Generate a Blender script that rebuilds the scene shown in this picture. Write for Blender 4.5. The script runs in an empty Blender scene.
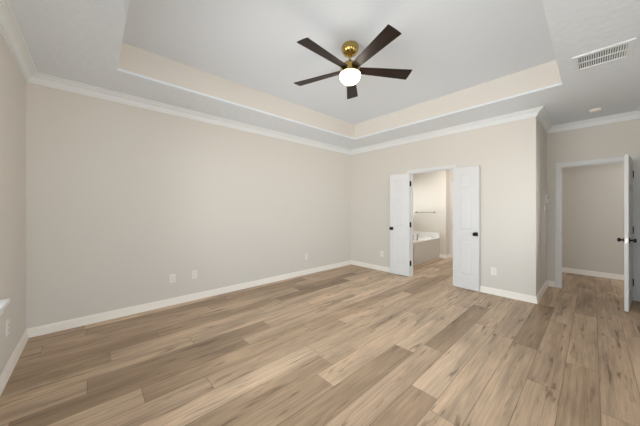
import bpy, bmesh, math, random
from mathutils import Vector, Matrix
R = math.radians
S = bpy.context.scene
COL = S.collection
random.seed(4)

# ---------------------------------------------------------------- camera
cam_d = bpy.data.cameras.new('camera')
cam = bpy.data.objects.new('camera', cam_d)
COL.objects.link(cam)
cam_d.sensor_width = 36.0
cam_d.lens = 249.08 * 36.0 / 640.0
cam_d.shift_y = -3.87 / 640.0
cam_d.clip_start = 0.02
cam.location = (-4.631, -3.949, 1.332)
cam.rotation_euler = (R(90), 0, R(47.585 - 90))
S.camera = cam

# ---------------------------------------------------------------- exposure, world, daylight
S.view_settings.view_transform = 'Standard'
S.view_settings.look = 'None'
S.view_settings.gamma = 1.0
S.view_settings.use_curve_mapping = False
S.view_settings.exposure = 0.11
S.cycles.max_bounces = 14
S.cycles.diffuse_bounces = 10
S.cycles.sample_clamp_indirect = 8.0

SKY_STRENGTH = 7.2
SKY_WEST = 1.5
W = bpy.data.worlds.new('overcast')
S.world = W
W.use_nodes = True
nt = W.node_tree
nt.nodes.clear()
wo = nt.nodes.new('ShaderNodeOutputWorld')
wb = nt.nodes.new('ShaderNodeBackground')
tc = nt.nodes.new('ShaderNodeTexCoord')
sx = nt.nodes.new('ShaderNodeSeparateXYZ')
mr = nt.nodes.new('ShaderNodeMapRange')
mr.inputs['From Min'].default_value = -0.15
mr.inputs['From Max'].default_value = 0.15
mx = nt.nodes.new('ShaderNodeMix'); mx.data_type = 'RGBA'
mx.inputs[6].default_value = (1.05, 1.05, 1.03, 1)      # sunlit pale ground
mx.inputs[7].default_value = (0.86, 0.94, 1.0, 1)      # bright overcast sky
nt.links.new(tc.outputs['Generated'], sx.inputs[0])
nt.links.new(sx.outputs['Z'], mr.inputs['Value'])
nt.links.new(mr.outputs[0], mx.inputs[0])
nt.links.new(mx.outputs[2], wb.inputs['Color'])
# the sky is brighter to the north-west of the house than elsewhere
dt = nt.nodes.new('ShaderNodeVectorMath'); dt.operation = 'DOT_PRODUCT'
dt.inputs[1].default_value = (-0.92, 0.39, 0.0)
azm = nt.nodes.new('ShaderNodeMapRange'); azm.interpolation_type = 'SMOOTHSTEP'
azm.inputs['From Min'].default_value = 0.45
azm.inputs['From Max'].default_value = 0.95
azm.inputs['To Min'].default_value = SKY_STRENGTH
azm.inputs['To Max'].default_value = SKY_STRENGTH * SKY_WEST
nt.links.new(tc.outputs['Generated'], dt.inputs[0])
nt.links.new(dt.outputs['Value'], azm.inputs['Value'])
nt.links.new(azm.outputs[0], wb.inputs['Strength'])
nt.links.new(wb.outputs[0], wo.inputs['Surface'])

def portal(name, loc, rot, sxx, syy):
    d = bpy.data.lights.new(name, 'AREA')
    d.shape = 'RECTANGLE'; d.size = sxx; d.size_y = syy
    d.cycles.is_portal = True
    o = bpy.data.objects.new(name, d); COL.objects.link(o)
    o.location = loc; o.rotation_euler = rot
    return o

# window openings on the left wall: (y0, y1); bath window on the far wall
WIN_Z0, WIN_Z1 = 0.657, 2.12
WINS = [(-2.02, -1.03), (-3.12, -2.13), (-4.22, -3.23)]
for i, (a, b) in enumerate(WINS):
    portal('window_daylight', (-5.30, (a+b)/2, (WIN_Z0+WIN_Z1)/2), (0, R(-90), 0), WIN_Z1-WIN_Z0, b-a)
FILL_WINS = [(-4.70, -3.65), (-3.30, -2.35), (-1.28, -0.42)]  # unseen windows added behind the camera to even out the wall light
for a, b in FILL_WINS:
    portal('window_daylight', ((a+b)/2, -4.63, (WIN_Z0+WIN_Z1)/2), (R(90), 0, 0), b-a, WIN_Z1-WIN_Z0)
portal('bath_daylight', (1.75, 0.16, 1.6), (R(-90), 0, 0), 1.2, 1.0)

hl = bpy.data.lights.new('hall_fill', 'AREA'); hl.shape = 'DISK'; hl.size = .35; hl.energy = 14; hl.color = (1, .99, .97)  # unseen fill light, added to brighten the hallway wall
o = bpy.data.objects.new('hall_fill', hl); COL.objects.link(o); o.location = (2.03, -5.3, 2.70)

bl = bpy.data.lights.new('bath_fill', 'AREA'); bl.shape = 'DISK'; bl.size = .35; bl.energy = 18; bl.color = (1, .98, .96)  # added fill out of view, lifts the tub apron and bathroom
o = bpy.data.objects.new('bath_fill', bl); COL.objects.link(o); o.location = (1.55, -1.95, 2.70)

# ---------------------------------------------------------------- materials
def new_mat(name):
    m = bpy.data.materials.new(name); m.use_nodes = True
    n = m.node_tree.nodes; b = n['Principled BSDF']
    return m, m.node_tree, b

def srgb(r, g, b):
    f = lambda c: c/12.92 if c <= .04045 else ((c+.055)/1.055)**2.4
    return (f(r/255), f(g/255), f(b/255), 1)

def paint(name, col, rough=.6, bump=0.0, scale=60, detail=3, spec=.35):
    m, t, b = new_mat(name)
    b.inputs['Base Color'].default_value = col
    b.inputs['Roughness'].default_value = rough
    b.inputs['Specular IOR Level'].default_value = spec
    co = t.nodes.new('ShaderNodeTexCoord')
    no = t.nodes.new('ShaderNodeTexNoise')
    no.inputs['Scale'].default_value = scale
    no.inputs['Detail'].default_value = detail
    t.links.new(co.outputs['Object'], no.inputs['Vector'])
    if bump:
        bp = t.nodes.new('ShaderNodeBump')
        bp.inputs['Strength'].default_value = bump
        bp.inputs['Distance'].default_value = .006
        t.links.new(no.outputs['Fac'], bp.inputs['Height'])
        t.links.new(bp.outputs[0], b.inputs['Normal'])
    return m

def metal(name, col, rough):
    m, t, b = new_mat(name)
    b.inputs['Base Color'].default_value = col
    b.inputs['Metallic'].default_value = 1
    b.inputs['Roughness'].default_value = rough
    no = t.nodes.new('ShaderNodeTexNoise'); no.inputs['Scale'].default_value = 40
    mp = t.nodes.new('ShaderNodeMapRange')
    mp.inputs['To Min'].default_value = rough*.8; mp.inputs['To Max'].default_value = rough*1.2
    t.links.new(no.outputs['Fac'], mp.inputs['Value'])
    t.links.new(mp.outputs[0], b.inputs['Roughness'])
    return m

M = {}
M['wall'] = paint('greige_wall_paint', srgb(219, 215, 208), .75, .12, 90)
M['bath_wall'] = paint('cream_bath_wall', srgb(226, 219, 208), .5, .05, 60)
M['apron'] = paint('tub_apron_paint', srgb(208, 203, 196), .55, .05, 60)
M['ceiling'] = paint('white_textured_ceiling', srgb(229, 236, 243), .85, 1.0, 15, 4)
M['ceiling_smooth'] = paint('white_tray_ceiling', srgb(224, 231, 239), .85, .2, 26, 4)
M['trim'] = paint('white_semi_gloss_trim', srgb(234, 235, 235), .35, .03, 30)
M['crown'] = paint('white_crown_paint', srgb(232, 236, 238), .4, .03, 30)
M['base'] = paint('soft_white_baseboard_paint', srgb(243, 238, 230), .4, .03, 30)
M['door'] = paint('white_door_paint', srgb(226, 227, 228), .38, .03, 30)
M['plate'] = paint('white_plastic', srgb(238, 236, 230), .35, .02, 30)
M['slot'] = paint('dark_slot', srgb(60, 56, 52), .6, .02, 30)
M['black'] = paint('matte_black_hardware', srgb(22, 21, 21), .5, .03, 80, spec=.25)
M['vent'] = paint('white_vent_enamel', srgb(228, 234, 238), .4, .02, 30)
M['duct'] = paint('grey_duct', srgb(96, 94, 92), .7, .03, 30)
M['tub'] = paint('white_acrylic', srgb(244, 243, 240), .15, .0, 10, spec=.5)
M['brass'] = metal('antique_brass', (.50, .36, .12, 1), .2)
M['chrome'] = metal('brushed_nickel', (.42, .39, .35, 1), .3)
M['outdoor'] = paint('pale_ground', srgb(180, 175, 165), .9, .2, 5)

def glass_mat():
    m = bpy.data.materials.new('window_glass'); m.use_nodes = True
    t = m.node_tree; t.nodes.clear()
    o = t.nodes.new('ShaderNodeOutputMaterial'); mi = t.nodes.new('ShaderNodeMixShader')
    tr = t.nodes.new('ShaderNodeBsdfTransparent'); g = t.nodes.new('ShaderNodeBsdfGlossy')
    g.inputs['Roughness'].default_value = .02
    fr = t.nodes.new('ShaderNodeFresnel'); fr.inputs['IOR'].default_value = 1.45
    t.links.new(fr.outputs[0], mi.inputs[0]); t.links.new(tr.outputs[0], mi.inputs[1])
    t.links.new(g.outputs[0], mi.inputs[2]); t.links.new(mi.outputs[0], o.inputs[0])
    return m
M['glass'] = glass_mat()

def globe_mat():
    m, t, b = new_mat('lit_opal_glass')
    b.inputs['Base Color'].default_value = (.95, .93, .9, 1)
    b.inputs['Emission Color'].default_value = (1.0, .86, .68, 1)
    b.inputs['Emission Strength'].default_value = 9.0
    return m
M['globe'] = globe_mat()

def blade_mat():
    m, t, b = new_mat('dark_walnut_blade')
    co = t.nodes.new('ShaderNodeTexCoord'); mp = t.nodes.new('ShaderNodeMapping')
    mp.inputs['Scale'].default_value = (3, 60, 60)
    no = t.nodes.new('ShaderNodeTexNoise'); no.inputs['Scale'].default_value = 1.5; no.inputs['Detail'].default_value = 5
    cr = t.nodes.new('ShaderNodeValToRGB')
    cr.color_ramp.elements[0].color = (.009, .005, .0035, 1); cr.color_ramp.elements[0].position = .3
    cr.color_ramp.elements[1].color = (.028, .015, .010, 1); cr.color_ramp.elements[1].position = .75
    t.links.new(co.outputs['Object'], mp.inputs[0]); t.links.new(mp.outputs[0], no.inputs['Vector'])
    t.links.new(no.outputs['Fac'], cr.inputs[0]); t.links.new(cr.outputs[0], b.inputs['Base Color'])
    b.inputs['Roughness'].default_value = .45
    b.inputs['Specular IOR Level'].default_value = .3
    return m
M['blade'] = blade_mat()

def floor_mat():
    m, t, b = new_mat('oak_plank_floor')
    L = t.links
    def node(k, **kw):
        n = t.nodes.new(k)
        for a, v in kw.items(): setattr(n, a, v)
        return n
    def math_(op, a, bb=None, c=None):
        n = node('ShaderNodeMath', operation=op)
        for i, v in enumerate((a, bb, c)):
            if v is None: continue
            if isinstance(v, (int, float)): n.inputs[i].default_value = v
            else: L.new(v, n.inputs[i])
        return n.outputs[0]
    co = node('ShaderNodeTexCoord'); sp = node('ShaderNodeSeparateXYZ')
    L.new(co.outputs['Object'], sp.inputs[0])
    X, Y = sp.outputs[0], sp.outputs[1]
    PW, PL = .192, 1.52
    v = math_('DIVIDE', math_('ADD', Y, 3.408 + 100*PW), PW)
    row = math_('FLOOR', v); fv = math_('FRACT', v)
    wn = node('ShaderNodeTexWhiteNoise', noise_dimensions='1D'); L.new(math_('ADD', row, .37), wn.inputs['W'])
    u = math_('ADD', math_('DIVIDE', math_('ADD', X, 100), PL), math_('MULTIPLY', wn.outputs['Value'], 7.31))
    colm = math_('FLOOR', u); fu = math_('FRACT', u)
    cv = node('ShaderNodeCombineXYZ'); L.new(row, cv.inputs[0]); L.new(colm, cv.inputs[1])
    w2 = node('ShaderNodeTexWhiteNoise', noise_dimensions='2D'); L.new(cv.outputs[0], w2.inputs['Vector'])
    seed = w2.outputs['Value']
    sc = node('ShaderNodeSeparateColor'); L.new(w2.outputs['Color'], sc.inputs[0])
    seed2 = sc.outputs[1]
    # stretched, per-plank shifted coordinates
    def coords(kx, ky, kz):
        c = node('ShaderNodeCombineXYZ')
        L.new(math_('ADD', math_('MULTIPLY', X, kx), math_('MULTIPLY', seed, 61.0)), c.inputs[0])
        L.new(math_('ADD', math_('MULTIPLY', Y, ky), math_('MULTIPLY', seed2, 43.0)), c.inputs[1])
        L.new(math_('MULTIPLY', seed, kz), c.inputs[2])
        return c.outputs[0]
    def noise(vec, detail, rough, dist=0.0):
        n = node('ShaderNodeTexNoise'); L.new(vec, n.inputs['Vector'])
        n.inputs['Scale'].default_value = 1.0; n.inputs['Detail'].default_value = detail
        n.inputs['Roughness'].default_value = rough; n.inputs['Distortion'].default_value = dist
        return n.outputs['Fac']
    broad = noise(coords(1.1, 7.0, 9), 3, .55, .6)
    grain = noise(coords(3.0, 70.0, 17), 5, .65, .4)
    knots = noise(coords(2.6, 24.0, 29), 3, .55, .5)
    fine = noise(coords(4.0, 170.0, 23), 3, .6)
    streak = noise(coords(1.0, 42.0, 31), 3, .6, .3)
    # plank tone
    ramp = node('ShaderNodeValToRGB'); e = ramp.color_ramp.elements
    e[0].position = 0.0; e[0].color = srgb(151, 127, 103)
    e[1].position = 1.0; e[1].color = srgb(209, 184, 157)
    for pos, c in ((.10, (171, 146, 119)), (.35, (186, 160, 134)), (.62, (191, 166, 139)), (.85, (196, 170, 142))):
        k = ramp.color_ramp.elements.new(pos); k.color = srgb(*c)
    L.new(seed, ramp.inputs[0])
    def mulcol(a, fac_out, lo, hi, lo_in=.3, hi_in=.7):
        r_ = node('ShaderNodeMapRange'); L.new(fac_out, r_.inputs['Value'])
        r_.inputs['From Min'].default_value = lo_in; r_.inputs['From Max'].default_value = hi_in
        r_.inputs['To Min'].default_value = lo; r_.inputs['To Max'].default_value = hi
        vm = node('ShaderNodeVectorMath', operation='SCALE'); L.new(a, vm.inputs[0]); L.new(r_.outputs[0], vm.inputs['Scale'])
        return vm.outputs[0]
    c1 = mulcol(ramp.outputs[0], broad, .72, 1.20)
    c1 = mulcol(c1, grain, .84, 1.12)
    c1 = mulcol(c1, fine, .90, 1.08)
    c1 = mulcol(c1, streak, .85, 1.05, .32, .52)
    # dark knots / mineral streaks
    kr = node('ShaderNodeMapRange'); L.new(knots, kr.inputs['Value'])
    kr.inputs['From Min'].default_value = .595; kr.inputs['From Max'].default_value = .72
    kr.inputs['To Max'].default_value = .8
    mk = node('ShaderNodeMix', data_type='RGBA')
    L.new(kr.outputs[0], mk.inputs[0]); L.new(c1, mk.inputs[6]); mk.inputs[7].default_value = srgb(92, 66, 46)
    # seams
    ev = math_('MULTIPLY', math_('MINIMUM', fv, math_('SUBTRACT', 1.0, fv)), PW)
    eu = math_('MULTIPLY', math_('MINIMUM', fu, math_('SUBTRACT', 1.0, fu)), PL)
    ed = math_('MINIMUM', ev, eu)
    sr = node('ShaderNodeMapRange'); L.new(ed, sr.inputs['Value'])
    sr.inputs['From Min'].default_value = .0008; sr.inputs['From Max'].default_value = .0034
    sr.inputs['To Min'].default_value = .6; sr.inputs['To Max'].default_value = 0.0
    ms = node('ShaderNodeMix', data_type='RGBA')
    L.new(sr.outputs[0], ms.inputs[0]); L.new(mk.outputs[2], ms.inputs[6]); ms.inputs[7].default_value = srgb(84, 64, 48)
    L.new(ms.outputs[2], b.inputs['Base Color'])
    b.inputs['Roughness'].default_value = .42
    b.inputs['Specular IOR Level'].default_value = .4
    bp = node('ShaderNodeBump'); bp.inputs['Strength'].default_value = .15; bp.inputs['Distance'].default_value = .002
    L.new(math_('SUBTRACT', grain, math_('MULTIPLY', sr.outputs[0], 1.5)), bp.inputs['Height'])
    L.new(bp.outputs[0], b.inputs['Normal'])
    return m
M['floor'] = floor_mat()

# ---------------------------------------------------------------- mesh helpers
class MB:
    def __init__(self): self.bm = bmesh.new()
    def box(self, x0, x1, y0, y1, z0, z1, bev=0.0):
        x0, x1 = sorted((x0, x1)); y0, y1 = sorted((y0, y1)); z0, z1 = sorted((z0, z1))
        b = bmesh.new()
        vs = [b.verts.new((x, y, z)) for x in (x0, x1) for y in (y0, y1) for z in (z0, z1)]
        for f in ((0,1,3,2),(4,6,7,5),(0,4,5,1),(2,3,7,6),(0,2,6,4),(1,5,7,3)):
            b.faces.new([vs[i] for i in f])
        if bev: bmesh.ops.bevel(b, geom=b.edges[:], offset=bev, segments=2, affect='EDGES', profile=.6)
        self.merge(b); return self
    def merge(self, b, mat=None):
        if mat is not None: b.transform(mat)
        me = bpy.data.meshes.new('tmp'); b.to_mesh(me); b.free()
        self.bm.from_mesh(me); bpy.data.meshes.remove(me)
    def lathe(self, prof, seg=40, mat=None):
        """prof: list of (r, z); r 0 closes an end."""
        b = bmesh.new(); rings = []
        for r, z in prof:
            if r < 1e-6: rings.append([b.verts.new((0, 0, z))])
            else: rings.append([b.verts.new((r*math.cos(2*math.pi*i/seg), r*math.sin(2*math.pi*i/seg), z)) for i in range(seg)])
        for A, B in zip(rings, rings[1:]):
            for i in range(seg):
                j = (i+1) % seg
                if len(A) == 1 and len(B) == 1: continue
                if len(A) == 1: b.faces.new((A[0], B[j], B[i]))
                elif len(B) == 1: b.faces.new((A[i], A[j], B[0]))
                else: b.faces.new((A[i], A[j], B[j], B[i]))
        bmesh.ops.recalc_face_normals(b, faces=b.faces[:])
        self.merge(b, mat); return self
    def tube(self, pts, r, seg=14):
        b = bmesh.new(); rings = []
        pts = [Vector(p) for p in pts]
        for i, p in enumerate(pts):
            t = (pts[min(i+1, len(pts)-1)] - pts[max(i-1, 0)]).normalized()
            up = Vector((0, 0, 1)) if abs(t.z) < .95 else Vector((1, 0, 0))
            a = t.cross(up).normalized(); c = a.cross(t)
            rings.append([b.verts.new(p + (a*math.cos(2*math.pi*k/seg) + c*math.sin(2*math.pi*k/seg))*r) for k in range(seg)])
        for A, B in zip(rings, rings[1:]):
            for i in range(seg):
                b.faces.new((A[i], A[(i+1) % seg], B[(i+1) % seg], B[i]))
        b.faces.new(rings[0][::-1]); b.faces.new(rings[-1])
        bmesh.ops.recalc_face_normals(b, faces=b.faces[:])
        self.merge(b); return self
    def sweep(self, prof, p0, p1, out, m0=0, m1=0):
        """closed profile (o, z) swept from p0 to p1 in plan; out = unit vector off the wall;
        m0/m1: +1 outside corner (longer with offset), -1 inside corner (shorter), 0 square end."""
        b = bmesh.new()
        p0 = Vector((*p0, 0)); p1 = Vector((*p1, 0)); o = Vector((*out, 0)); d = (p1-p0).normalized()
        A = [b.verts.new(p0 + o*q - d*q*m0 + Vector((0, 0, z))) for q, z in prof]
        B = [b.verts.new(p1 + o*q + d*q*m1 + Vector((0, 0, z))) for q, z in prof]
        n = len(prof)
        for i in range(n):
            j = (i+1) % n
            b.faces.new((A[i], A[j], B[j], B[i]))
        b.faces.new(A[::-1]); b.faces.new(B)
        bmesh.ops.recalc_face_normals(b, faces=b.faces[:])
        self.merge(b); return self
    def build(self, name, mat, parent=None, smooth=False, loc=None, rotz=None):
        me = bpy.data.meshes.new(name); self.bm.to_mesh(me); self.bm.free()
        me.materials.append(M[mat] if isinstance(mat, str) else mat)
        o = bpy.data.objects.new(name, me); COL.objects.link(o)
        if parent: o.parent = parent
        if loc: o.location = loc
        if rotz is not None: o.rotation_euler.z = rotz
        if smooth:
            for p in me.polygons: p.use_smooth = True
            me.set_sharp_from_angle(angle=R(35))
        return o

def tag(o, label=None, cat=None, group=None, kind=None):
    if label: o['label'] = label
    if cat: o['category'] = cat
    if group: o['group'] = group
    if kind: o['kind'] = kind
    return o
def structure(o, label, cat): return tag(o, label, cat, None, 'structure')
def empty(name, loc, rotz=0.0):
    o = bpy.data.objects.new(name, None); COL.objects.link(o)
    o.empty_display_size = .1
    o.location = loc; o.rotation_euler.z = rotz
    return o

# ---------------------------------------------------------------- dimensions
XL = -5.137            # left wall face
YR = -3.408            # return wall face (end of the double-door wall)
XE = 1.204             # entry door wall face
YF = -4.47             # wall behind the camera
H = 2.74               # ceiling
TX0, TX1, TY0, TY1, HT = -4.446, -.714, -3.718, -.699, 3.041
DJ0, DJ1 = -1.522, -2.325      # double door jambs
EJ0, EJ1 = -3.588, -4.345      # entry door jambs
XB, YB = 2.42, -1.275          # bathroom end wall and its corner
XB2 = 2.62

# ---------------------------------------------------------------- structure
structure(MB().box(XL-.15, 3.1, -7.2, .16, -.12, 0).build('floor', 'floor'),
          'tan oak plank floor running through the bedroom, bathroom and hall', 'floor')

c = MB()
c.box(XL-.15, TX0, YF-.12, .16, H, H+.025).box(TX1, 3.1, YF-.12, .16, H, H+.025)
c.box(TX0, TX1, TY1, .16, H, H+.025).box(TX0, TX1, YF-.12, TY0, H, H+.025)
c.box(XE, 3.1, -7.2, YF-.12, H, H+.025)
structure(c.build('ceiling', 'ceiling'), 'white textured lower ceiling around the recessed tray', 'ceiling')
structure(MB().box(TX0-.12, TX1+.12, TY0-.12, TY1+.12, HT, HT+.05).build('ceiling_tray', 'ceiling_smooth'),
          'white raised tray ceiling above the fan', 'ceiling')
c = MB()
c.box(TX0-.12, TX0, TY0-.12, TY1+.12, H+.025, HT).box(TX1, TX1+.12, TY0-.12, TY1+.12, H+.025, HT)
c.box(TX0, TX1, TY1, TY1+.12, H+.025, HT).box(TX0, TX1, TY0-.12, TY0, H+.025, HT)
structure(c.build('wall_tray', 'wall'), 'cream painted upright sides of the ceiling tray', 'wall')

# walls
structure(MB().box(XL-.15, 1.15, 0, .14, 0, H).box(2.35, 3.1, 0, .14, 0, H).box(1.15, 2.35, 0, .14, 0, 1.1).box(1.15, 2.35, 0, .14, 2.1, H)
          .build('wall_back', 'wall'), 'long plain beige wall with three outlets', 'wall')
w = MB()
ys = [0.0] + [v for (a, b) in WINS for v in (b, a)] + [YF-.12]
for i in range(0, len(ys), 2): w.box(XL-.15, XL, ys[i+1], ys[i], 0, H)
for a, b in WINS: w.box(XL-.15, XL, a, b, 0, WIN_Z0-.03).box(XL-.15, XL, a, b, WIN_Z1, H)
structure(w.build('wall_left', 'wall'), 'beige window wall at the left edge', 'wall')
structure(MB().box(0, .115, 0, DJ0+.02, 0, H).box(0, .115, DJ1-.02, YR+.115, 0, H).box(0, .115, DJ0+.02, DJ1-.02, 2.06, H)
          .build('wall_right', 'wall'), 'beige wall holding the white double doors', 'wall')
structure(MB().box(0, XB2+.1, YR, YR+.115, 0, H).build('wall_return', 'wall'), 'short shaded beige wall turning back towards the single door', 'wall')
structure(MB().box(XE, XE+.115, YR, EJ0+.02, 0, H).box(XE, XE+.115, EJ1-.02, YF, 0, H).box(XE, XE+.115, EJ0+.02, EJ1-.02, 2.06, H)
          .build('wall_entry', 'wall'), 'beige wall around the single open door at right', 'wall')
w = MB()
xs = [XL-.15] + [v for ab in FILL_WINS for v in ab] + [XE+.115]
for i in range(0, len(xs), 2): w.box(xs[i], xs[i+1], YF-.15, YF, 0, H)
for a, b in FILL_WINS: w.box(a, b, YF-.15, YF, 0, WIN_Z0-.03).box(a, b, YF-.15, YF, WIN_Z1, H)
structure(w.build('wall_front', 'wall'), 'beige wall behind the viewpoint', 'wall')
structure(MB().box(XB, XB2+.1, YB, 0, 0, H).build('wall_bath_end', 'bath_wall'), 'bright cream bathroom wall above the tub', 'wall')
structure(MB().box(XB2, XB2+.1, YR+.115, YB, 0, H).build('wall_bath_far', 'bath_wall'), 'shaded beige bathroom wall beside its white door', 'wall')
structure(MB().box(2.74, 2.86, -7.2, YR, 0, H).build('wall_hall', 'wall'), 'beige hallway wall seen through the open single door', 'wall')
structure(MB().box(XE+.115, 2.74, -7.3, -7.2, 0, H).build('wall_hall_end', 'wall'), 'far end wall of the hallway', 'wall')
structure(MB().box(XE, XE+.115, -7.2, YF-.12, 0, H).build('wall_hall_side', 'wall'), 'hallway wall beyond the entry', 'wall')

# crown moulding
CP = [(0,-.095),(.011,-.095),(.015,-.088),(.015,-.078),(.024,-.076),(.027,-.062),(.036,-.044),(.050,-.031),(.066,-.026),(.068,-.016),(.080,-.014),(.088,-.008),(.088,0),(0,0)]
CP = [(o, H+z) for o, z in CP]
def crown(n, *segs):
    m = MB()
    for s in segs: m.sweep(CP, *s)
    return m.build(n, 'crown', smooth=True)
structure(crown('trim_1', ((XL, 0), (0, 0), (0, -1), -1, -1)), 'white crown moulding along the long beige wall', 'trim')
structure(crown('trim_2', ((XL, YF), (XL, 0), (1, 0), -1, -1)), 'white crown moulding over the left window wall', 'trim')
structure(crown('trim_3', ((0, 0), (0, YR), (-1, 0), -1, 1)), 'white crown moulding above the double doors', 'trim')
structure(crown('trim_4', ((0, YR), (XE, YR), (0, -1), 1, -1)), 'short white crown moulding on the shaded return wall', 'trim')
structure(crown('trim_5', ((XE, YR), (XE, YF), (-1, 0), -1, -1)), 'white crown moulding above the single door', 'trim')
structure(crown('trim_6', ((XL, YF), (XE, YF), (0, 1), -1, -1)), 'white crown moulding behind the viewpoint', 'trim')

# baseboards
BP = [(0,0),(.022,0),(.022,.010),(.015,.020),(.015,.072),(.012,.080),(.008,.088),(.006,.096),(0,.096)]
def base(n, *segs):
    m = MB()
    for s in segs: m.sweep(BP, *s)
    return m.build(n, 'base', smooth=True)
CW = .062   # casing width
structure(base('baseboard_back', ((XL, 0), (0, 0), (0, -1), -1, -1)), 'white baseboard along the long beige wall', 'baseboard')
structure(base('baseboard_left', ((XL, YF), (XL, 0), (1, 0), -1, -1)), 'white baseboard along the left window wall', 'baseboard')
structure(base('baseboard_right', ((0, 0), (0, DJ0+CW), (-1, 0), -1, 0), ((0, DJ1-CW), (0, YR), (-1, 0), 0, 1)), 'white baseboard on both sides of the double doors', 'baseboard')
structure(base('baseboard_return', ((0, YR), (XE, YR), (0, -1), 1, -1)), 'white baseboard on the short shaded return wall', 'baseboard')
structure(base('baseboard_entry', ((XE, YR), (XE, EJ0+CW+.01), (-1, 0), -1, 0)), 'short white baseboard left of the single door', 'baseboard')
structure(base('baseboard_front', ((XL, YF), (XE, YF), (0, 1), -1, -1)), 'white baseboard behind the viewpoint', 'baseboard')
structure(base('baseboard_hall', ((2.74, YR), (2.74, -7.2), (-1, 0), -1, -1)), 'white baseboard along the hallway wall', 'baseboard')
structure(base('baseboard_bath', ((XB, -1.11), (XB, YB), (-1, 0), 0, 1), ((XB, YB), (XB2, YB), (0, -1), 1, -1), ((XB2, YB), (XB2, YB-.055), (-1, 0), -1, 0)), 'white baseboard at the bathroom corner past the tub', 'baseboard')

# ---------------------------------------------------------------- door frames (casing + jamb)
def frame(n, x_face, depth, y0, y1, ztop, label, cw=CW, both=True):
    """opening from y0 (left, larger y) to y1 in a wall whose room face is x_face (room on -X)."""
    t = .018
    j = MB()
    j.box(x_face, x_face+depth, y0, y0+.02, 0, ztop+.02).box(x_face, x_face+depth, y1-.02, y1, 0, ztop+.02).box(x_face, x_face+depth, y0, y1, ztop, ztop+.02)
    j.box(x_face+.040, x_face+.052, y0-.012, y0, 0, ztop).box(x_face+.040, x_face+.052, y1, y1+.012, 0, ztop).box(x_face+.040, x_face+.052, y1+.012, y0-.012, ztop-.012, ztop)
    root = j.build(n, 'trim'); root.data.materials[0] = M['door']
    structure(root, label, 'door frame')
    k = MB(); r = .006
    for xa, xb, xc in ((x_face, x_face-.011, x_face-t), (x_face+depth, x_face+depth+.011, x_face+depth+t))[:2 if both else 1]:
        k.box(xa, xb, y0+r, y0+cw, 0, ztop+cw, .002).box(xa, xb, y1-cw, y1-r, 0, ztop+cw, .002).box(xa, xb, y1-r, y0+r, ztop+r, ztop+cw, .002)
        k.box(xb, xc, y0+cw*.45, y0+cw-.002, 0, ztop+cw-.002, .002).box(xb, xc, y1-cw+.002, y1-cw*.45, 0, ztop+cw-.002, .002).box(xb, xc, y1-cw*.45, y0+cw*.45, ztop+cw*.45, ztop+cw-.002, .002)
    k.build('casing', 'door', root)
    return root
f1 = frame('trim_7', 0, .115, DJ0, DJ1, 2.04, 'white frame and casing around the double door opening')
f2 = frame('trim_8', XE, .115, EJ0, EJ1, 2.045, 'white frame and casing around the single door opening', .068)
MB().box(XE+.010, XE+.036, EJ0-.0015, EJ0+.001, .895, .965).build('strike_plate', 'chrome', f2)

# ---------------------------------------------------------------- doors
def leaf_mesh(w, h, panels, t=.035, rec=.008):
    """leaf lying along +X from the hinge (x 0..w), room face at y=0, other face at y=t; panels = list of (x0, x1, z0, z1)."""
    m = MB()
    m.box(0.001, w-.001, rec, t-rec, .001, h-.001)
    xs = sorted({0, w} | {p[0] for p in panels} | {p[1] for p in panels})
    cols = sorted({(p[0], p[1]) for p in panels})
    # stiles
    edges = [0] + [v for c_ in cols for v in c_] + [w]
    for i in range(0, len(edges), 2): m.box(edges[i], edges[i+1], 0, t, 0, h)
    for c0, c1 in cols:
        zs = [0] + [v for p in sorted(panels, key=lambda q: q[2]) if (p[0], p[1]) == (c0, c1) for v in (p[2], p[3])] + [h]
        for i in range(0, len(zs), 2): m.box(c0, c1, 0, t, zs[i], zs[i+1])
    # raised fields and sticking
    for x0, x1, z0, z1 in panels:
        for s in (0, 1):
            b = bmesh.new()
            ya, yb = (rec, .002) if s == 0 else (t-rec, t-.002)
            g, q = .014, .034
            A = [b.verts.new(p) for p in ((x0+g, ya, z0+g), (x1-g, ya, z0+g), (x1-g, ya, z1-g), (x0+g, ya, z1-g))]
            B = [b.verts.new(p) for p in ((x0+q, yb, z0+q), (x1-q, yb, z0+q), (x1-q, yb, z1-q), (x0+q, yb, z1-q))]
            for i in range(4): b.faces.new((A[i], A[(i+1) % 4], B[(i+1) % 4], B[i]))
            b.faces.new(B); b.faces.new(A[::-1])
            bmesh.ops.recalc_face_normals(b, faces=b.faces[:])
            m.merge(b)
    return m

def hinge_mesh(z):
    m = MB()
    m.lathe([(0, z-.050), (.0095, z-.050), (.0095, z+.050), (0, z+.050)], 14)
    m.lathe([(0, z+.050), (.006, z+.050), (.006, z+.055), (0, z+.058)], 12)
    return m

def handle_mesh(side, t=.035):
    """square-rose knob; side -1 on the room face (y=0), +1 on the other face (y=t)."""
    m = MB(); y = 0 if side < 0 else t; s = side
    m.box(-.031, .031, y, y+s*.009, -.031, .031, .002)
    m.lathe([(0, 0), (.012, 0), (.012, .034), (0, .034)], 16, Matrix.Translation((0, y+s*.006, 0)) @ Matrix.Rotation(R(-90*s), 4, 'X'))
    m.box(-.027, .027, y+s*.034, y+s*.062, -.023, .023, .006)
    return m

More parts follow.
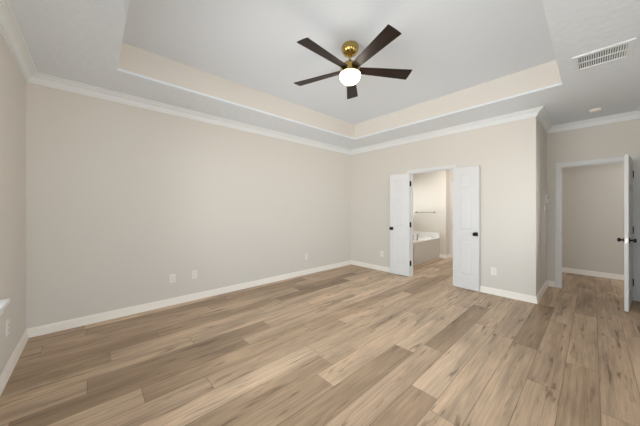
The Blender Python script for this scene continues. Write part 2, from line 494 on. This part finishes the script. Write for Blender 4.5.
def door(n, pivot, rotz, w, h, panels, mirror, label, sides, handle_z, hx):
    root = leaf_mesh(w, h, panels).build(n, 'door')
    structure(root, label, 'door')
    if mirror:
        for v in root.data.vertices: v.co.y *= -1
        root.data.flip_normals()
    root.location = (pivot[0], pivot[1], .012); root.rotation_euler.z = rotz
    for z in (.25, h*.5, h-.20):
        # knuckle at the pivot plus leaf plate on the hinge edge
        m = hinge_mesh(z)
        m.box(-.0028, .001, .002, .032, z-.050, z+.050)
        if mirror:
            for v in m.bm.verts: v.co.y *= -1
            bmesh.ops.reverse_faces(m.bm, faces=m.bm.faces[:])
        jp = MB().box(.004, .042, 0, (.003 if mirror else -.003), z-.050, z+.050)
        m.merge(jp.bm, Matrix.Rotation(-rotz, 4, 'Z'))
        o = m.build('hinge', 'black', root, True)
        o['label'] = 'black hinge'
    for s in sides:
        o = handle_mesh(s).build('door_handle', 'black', root, False, (w-hx, 0, handle_z))
        if mirror:
            for v in o.data.vertices: v.co.y *= -1
            o.data.flip_normals()
        o['label'] = 'black square knob on a square rose'
    return root
lw = (DJ0-DJ1)/2 - .003
pn = [(.105, lw-.100, .215, .80), (.105, lw-.100, .965, 1.565), (.105, lw-.100, 1.665, 1.915)]
# left leaf: closed direction is -Y, opens through -X to nearly +Y; room face must end up towards the wall
door('door_1', (-.008, DJ0), R(-90-172), lw, 2.022, pn, False, 'narrow white left leaf of the double doors, folded back against the wall', (1,), .925, .035)
door('door_2', (-.008, DJ1), R(90+176), lw, 2.022, pn, True, 'narrow white right leaf of the double doors, folded back against the wall', (1,), .915, .042)
ew = .75
pe = []
for x0, x1 in ((.11, .335), (.415, .64)):
    pe += [(x0, x1, .215, .80), (x0, x1, .965, 1.565), (x0, x1, 1.665, 1.915)]
d3 = door('door_3', (XE-.008, EJ1), R(90+83.5), ew, 2.027, pe, True, 'white single door standing open edge-on at the right', (-1, 1), .915, .06)
lp = MB().box(ew-.0005, ew+.0015, -.030, -.006, .885, .945)
o = lp.build('latch_plate', 'chrome', d3); o['label'] = 'silver latch plate'

# bathroom door and frame on the far bathroom wall
f3 = MB().box(XB2-.018, XB2, YB-.13, YB-.055, 0, 2.10, .003).box(XB2-.018, XB2, YB-.96, YB-.13, 2.04, 2.10, .003).box(XB2-.018, XB2, YB-1.02, YB-.96, 0, 2.10, .003).build('trim_9', 'door')
structure(f3, 'white door casing on the far bathroom wall', 'door frame')
d4 = leaf_mesh(.79, 2.03, [(x0, x1, a, b) for x0, x1 in ((.11, .355), (.435, .68)) for a, b in ((.215, .80), (.965, 1.565), (1.665, 1.915))], .016, .005).build('door_4', 'door')
structure(d4, 'white closed door inside the bathroom', 'door')
d4.location = (XB2-.001, YB-.135, .01); d4.rotation_euler.z = R(-90)

# ---------------------------------------------------------------- windows
def window(n, a, b, label, wall='left'):
    zc = (WIN_Z0+WIN_Z1)/2; t = .05
    x = (XL if wall == 'left' else YF) - .10
    def bx(m, u0, u1, v0, v1, z0, z1):
        return m.box(u0, u1, v0, v1, z0, z1) if wall == 'left' else m.box(v0, v1, u0, u1, z0, z1)
    m = MB()
    bx(m, x-.03, x+.03, a, a+t, WIN_Z0, WIN_Z1); bx(m, x-.03, x+.03, b-t, b, WIN_Z0, WIN_Z1)
    bx(m, x-.03, x+.03, a+t, b-t, WIN_Z0, WIN_Z0+t); bx(m, x-.03, x+.03, a+t, b-t, WIN_Z1-t, WIN_Z1)
    bx(m, x-.02, x+.03, a+t, b-t, zc-.02, zc+.02)
    root = m.build(n, 'trim'); structure(root, label, 'window')
    bx(MB(), x-.006, x-.002, a+t, b-t, WIN_Z0+t, zc-.02).build('lower_pane', 'glass', root)
    bx(MB(), x+.002, x+.006, a+t, b-t, zc+.02, WIN_Z1-t).build('upper_pane', 'glass', root)
    return root
for i, (a, b) in enumerate(FILL_WINS):  # front windows are added, they only let fill light in
    window('window_%d' % (i+5), a, b, ('added fill-light window behind the viewpoint, nearest the left wall', 'added fill-light window behind the viewpoint, middle one', 'added fill-light window behind the viewpoint, farthest from the left wall')[i], 'front')
structure(MB().box(FILL_WINS[0][0]-.055, FILL_WINS[-1][1]+.055, YF-.15, YF+.047, WIN_Z0-.028, WIN_Z0, .004).build('window_sill', 'trim'), 'white sill of the added fill-light windows behind the viewpoint', 'window sill')
for i, (a, b) in enumerate(WINS):
    window('window_%d' % (i+1), a, b, ('white window nearest the long wall', 'white middle window on the left wall', 'white window beside the viewpoint')[i])
structure(MB().box(XL-.15, XL+.047, WINS[-1][0]-.055, -.975, WIN_Z0-.028, WIN_Z0, .004).box(XL, XL+.016, WINS[-1][0]-.04, -.99, WIN_Z0-.095, WIN_Z0-.028, .003)
          .build('window_sill', 'trim'), 'white window sill poking in at the left edge', 'window sill')
# bathroom window over the tub
m = MB(); t = .05
m.box(1.15, 1.15+t, .05, .10, 1.1, 2.1).box(2.35-t, 2.35, .05, .10, 1.1, 2.1).box(1.15+t, 2.35-t, .05, .10, 1.1, 1.1+t).box(1.15+t, 2.35-t, .05, .10, 2.1-t, 2.1)
wb4 = m.build('window_4', 'trim'); structure(wb4, 'white bathroom window above the tub', 'window')
MB().box(1.15+t, 2.35-t, .073, .077, 1.1+t, 2.1-t).build('pane', 'glass', wb4)

# ---------------------------------------------------------------- ceiling fan
FX, FY = -2.655, -2.249
fan = empty('ceiling_fan', (FX, FY, HT))
tag(fan, 'brass ceiling fan with five dark wood blades and a lit white globe', 'ceiling fan')
def fz(z): return z - HT
MB().lathe([(0, 0), (.058, 0), (.078, -.010), (.089, -.028), (.090, -.048), (.083, -.074), (.066, -.098), (.042, -.113), (.020, -.119), (0, -.119)], 48).build('canopy', 'brass', fan, True)
MB().lathe([(0, fz(2.925)), (.013, fz(2.925)), (.013, fz(2.875)), (.022, fz(2.870)), (.025, fz(2.860)), (.019, fz(2.848)), (0, fz(2.848))], 24).build('downrod', 'brass', fan, True)
hs = MB().lathe([(0, fz(2.853)), (.030, fz(2.853)), (.042, fz(2.843)), (.078, fz(2.832)), (.096, fz(2.815)), (.102, fz(2.79)), (.104, fz(2.76)), (.108, fz(2.748)), (.110, fz(2.736)), (.106, fz(2.730)), (0, fz(2.730))], 48).build('motor_housing', 'brass', fan, True)
gp = [(0, fz(2.733)), (.104, fz(2.733))]
for i in range(1, 15):
    a = i/14*math.pi/2
    gp.append((.110*math.cos(a*1.0) if i < 14 else 0, fz(2.728) - .100*math.sin(a)))
globe = MB().lathe(gp, 48).build('glass_globe', 'globe', fan, True)
globe['label'] = 'lit white glass globe'
def blade_mesh():
    b = bmesh.new()
    r0, r1, w0, w1, t = .085, .653, .085, .143, .007
    out = []
    n = 10
    for i in range(n+1):
        u = i/n; out.append((r0+(r1-r0)*u, -(w0+(w1-w0)*u)/2))
    for i in range(1, 6):                                 # gently bowed tip
        v = -1 + i/3.0
        out.append((r1 + .003*(1-v*v), v*w1/2)) if i < 6 else None
    out = out[:n+1] + [(r1 + .003*(1-((-1+i/3.0)**2)), (-1+i/3.0)*w1/2) for i in range(1, 6)]
    for i in range(n+1):
        u = 1-i/n; out.append((r0+(r1-r0)*u, (w0+(w1-w0)*u)/2))
    vs = [b.verts.new((x, y, -t/2)) for x, y in out]
    f = b.faces.new(vs)
    ex = bmesh.ops.extrude_face_region(b, geom=[f])
    for v in ex['geom']:
        if isinstance(v, bmesh.types.BMVert): v.co.z += t
    bmesh.ops.recalc_face_normals(b, faces=b.faces[:])
    me = bpy.data.meshes.new('blade'); b.to_mesh(me); b.free(); me.materials.append(M['blade'])
    return me
bme = blade_mesh()
ib = MB().box(.070, .135, -.022, .022, .0035, .008, .001).build('tmp', 'brass')
bracket = ib.data; bracket.name = 'blade_bracket'; bpy.data.objects.remove(ib)
for k in range(5):
    o = bpy.data.objects.new('blade', bme); COL.objects.link(o); o.parent = fan
    o.location = (0, 0, fz(2.779))
    o.rotation_mode = 'ZYX'
    o.rotation_mode = 'XYZ'
    o.rotation_euler = (R(-12), 0, R(181.98 + 72*k))
    q = bpy.data.objects.new('blade_bracket', bracket); COL.objects.link(q); q.parent = o
bulb = bpy.data.lights.new('fan_lamp', 'POINT'); bulb.energy = 3; bulb.color = (1, .94, .86); bulb.shadow_soft_size = .10
bl = bpy.data.objects.new('fan_lamp', bulb); COL.objects.link(bl); bl.parent = fan; bl.location = (0, 0, fz(2.58))

# ---------------------------------------------------------------- ceiling vent
vent = empty('air_vent', (-1.165, -4.005, H))
tag(vent, 'white square air return grille on the lower ceiling', 'vent')
VW, VH, fl = .178, .186, .040      # half sizes in x and y, flange
m = MB()
m.box(-VW, -VW+fl, -VH, VH, -.013, 0, .004).box(VW-fl, VW, -VH, VH, -.013, 0, .004)
m.box(-VW+fl, VW-fl, -VH, -VH+fl, -.013, 0, .004).box(-VW+fl, VW-fl, VH-fl, VH, -.013, 0, .004)
m.box(-.008, .008, -VH+fl, VH-fl, -.008, 0)
m.build('frame', 'vent', vent)
MB().box(-VW+fl, VW-fl, -VH+fl, VH-fl, -.0015, -.0005).build('duct_opening', 'duct', vent)
n = 20
for s in (-1, 1):
    m = MB()
    for i in range(n):
        y = -VH+fl + (i+.5)*(2*VH-2*fl)/n
        xa, xb = sorted((s*.008, s*(VW-fl)))
        b = bmesh.new()
        vs = [b.verts.new(p) for p in ((xa, y-.0045, -.007), (xb, y-.0045, -.007), (xb, y+.0035, -.002), (xa, y+.0035, -.002))]
        f = b.faces.new(vs)
        ex = bmesh.ops.extrude_face_region(b, geom=[f])
        for v in ex['geom']:
            if isinstance(v, bmesh.types.BMVert): v.co += Vector((0, .0012, .0012))
        bmesh.ops.recalc_face_normals(b, faces=b.faces[:])
        m.merge(b)
    m.build('louver_bank', 'vent', vent)

# ---------------------------------------------------------------- smoke detector
sm = empty('smoke_detector', (.615, -3.975, H))
tag(sm, 'small round white smoke detector on the ceiling before the single door', 'smoke detector')
MB().lathe([(0, 0), (.068, 0), (.068, -.010), (0, -.010)], 36).build('mounting_base', 'plate', sm, True)
MB().lathe([(0, -.010), (.062, -.010), (.060, -.026), (.048, -.034), (.020, -.036), (0, -.036)], 36).build('cover', 'plate', sm, True)

# ---------------------------------------------------------------- outlets
def outlet_meshes():
    out = {}
    p = MB().box(-.037, .037, -.006, 0, -.059, .059, .002)
    r1 = MB().box(-.017, .017, -.0075, -.005, -.014, .014, .002)
    sl = MB().box(-.0075, -.0055, -.0082, -.0070, -.002, .007).box(.0055, .0075, -.0082, -.0070, -.002, .006).box(-.002, .002, -.0082, -.0070, -.010, -.006)
    for nm, mb, mt in (('cover_plate', p, 'plate'), ('receptacle', r1, 'plate'), ('slots', sl, 'slot')):
        o = mb.build(nm, mt); out[nm] = o.data; bpy.data.objects.remove(o)
    return out
OM = outlet_meshes()
def outlet(loc, rotz, label):
    r = empty('wall_outlet', loc, rotz); tag(r, label, 'outlet', 'white wall outlets')
    o = bpy.data.objects.new('cover_plate', OM['cover_plate']); COL.objects.link(o); o.parent = r
    for z in (-.021, .021):
        q = bpy.data.objects.new('receptacle', OM['receptacle']); COL.objects.link(q); q.parent = r; q.location.z = z
        k = bpy.data.objects.new('slots', OM['slots']); COL.objects.link(k); k.parent = q
outlet((-3.808, 0, .368), 0, 'white outlet on the long wall, nearest the window wall')
outlet((-3.523, 0, .371), 0, 'white outlet on the long wall, middle of its three')
outlet((-1.410, 0, .364), 0, 'white outlet on the long wall, nearest the double doors')
outlet((0, -.870, .364), R(-90), 'white outlet between the room corner and the left door leaf')
outlet((0, -2.906, .362), R(-90), 'white outlet right of the double doors')
outlet((XL, -.780, .381), R(90), 'white outlet low on the left wall under the sill')

# thermostat and small fitting on the return wall
th = empty('wall_keypad', (1.085, YR, 1.503))
tag(th, 'small white wall control plate near the corner by the single door', 'wall control')
MB().box(-.050, .050, -.030, 0, -.066, .066, .004).build('housing', 'plate', th)
MB().box(-.030, .030, -.0315, -.029, .010, .045, .001).build('display', 'duct', th)
hk = empty('light_switch', (.93, YR, 1.335))
tag(hk, 'small white fitting just below the wall control plate', 'light switch')
MB().box(-.036, .036, -.006, 0, -.058, .058, .002).build('cover_plate', 'plate', hk)
MB().box(-.006, .006, -.018, -.005, -.012, .012, .002).build('toggle', 'plate', hk)

# ---------------------------------------------------------------- bathroom
tubx0, tubx1, tuby0, tz = 0.96, XB, -1.11, .55
bt = empty('bathtub', (1.75, -.55, 0))
tag(bt, 'white drop-in bathtub behind a beige apron beyond the double doors', 'bathtub')
def rel(o): o.location = Vector(o.location) - bt.location
m = MB().box(tubx0, tubx1-.001, tuby0, tuby0+.09, 0, tz-.02).box(tubx0, tubx0+.09, tuby0+.09, -.001, 0, tz-.02)
o = m.build('apron', 'apron', bt); rel(o); o['label'] = 'beige apron panel'
# deck ring + basin
def rrect(x0, x1, y0, y1, r, z, n=8):
    pts = []
    for cx, cy, a0 in ((x1-r, y1-r, 0), (x0+r, y1-r, 90), (x0+r, y0+r, 180), (x1-r, y0+r, 270)):
        for i in range(n+1):
            a = R(a0 + 90*i/n); pts.append((cx+r*math.cos(a), cy+r*math.sin(a), z))
    return pts
b = bmesh.new()
loops = [rrect(tubx0-.008, tubx1-.002, tuby0-.008, -.002, .006, tz-.02), rrect(tubx0-.008, tubx1-.002, tuby0-.008, -.002, .006, tz),
         rrect(1.54, 2.34, -.98, -.13, .16, tz), rrect(1.555, 2.325, -.965, -.145, .16, tz+.02), rrect(1.58, 2.30, -.94, -.17, .15, tz+.018),
         rrect(1.60, 2.28, -.92, -.19, .15, tz-.03), rrect(1.68, 2.22, -.85, -.26, .13, .20), rrect(1.76, 2.16, -.78, -.33, .10, .16)]
V = [[b.verts.new(p) for p in l] for l in loops]
for A, B in zip(V, V[1:]):
    for i in range(len(A)): b.faces.new((A[i], A[(i+1) % len(A)], B[(i+1) % len(A)], B[i]))
b.faces.new(V[-1])
bmesh.ops.recalc_face_normals(b, faces=b.faces[:])
m = MB(); m.merge(b); o = m.build('tub_shell', 'tub', bt, True); rel(o)
o = MB().box(tubx1-.022, tubx1-.002, tuby0, -.024, tz, tz+.13, .004).box(tubx0, tubx1-.002, -.022, -.002, tz, tz+.13, .004).build('splash_rim', 'tub', bt); rel(o)
fc = MB().lathe([(0, 0), (.026, 0), (.026, .010), (.016, .014), (.016, .15), (0, .15)], 20).build('faucet', 'chrome', bt, True, (1.445, -.955, tz)); rel(fc)
fc['label'] = 'dark metal tub faucet'
MB().tube([(0, 0, .135), (.05, .01, .137), (.10, .02, .134), (.125, .025, .122), (.128, .026, .108)], .012).build('spout', 'chrome', fc, True)
MB().lathe([(0, 0), (.022, 0), (.022, .010), (.013, .014), (.013, .10), (.018, .105), (.018, .13), (0, .132)], 20).build('valve_handle', 'chrome', fc, True, (-.10, .06, 0))
tb = empty('towel_bar', (XB, -.712, 1.24))
tag(tb, 'metal towel bar on the cream wall above the tub', 'towel bar')
for s in (-1, 1):
    MB().lathe([(0, 0), (.026, 0), (.026, .010), (.012, .016), (.012, .060), (.016, .066), (.016, .078), (0, .080)], 20, Matrix.Rotation(R(-90), 4, 'Y')).build('mounting_post', 'chrome', tb, True, (0, s*.255, 0))
MB().tube([(-.066, -.255, 0), (-.066, .255, 0)], .008).build('rail', 'chrome', tb, True)
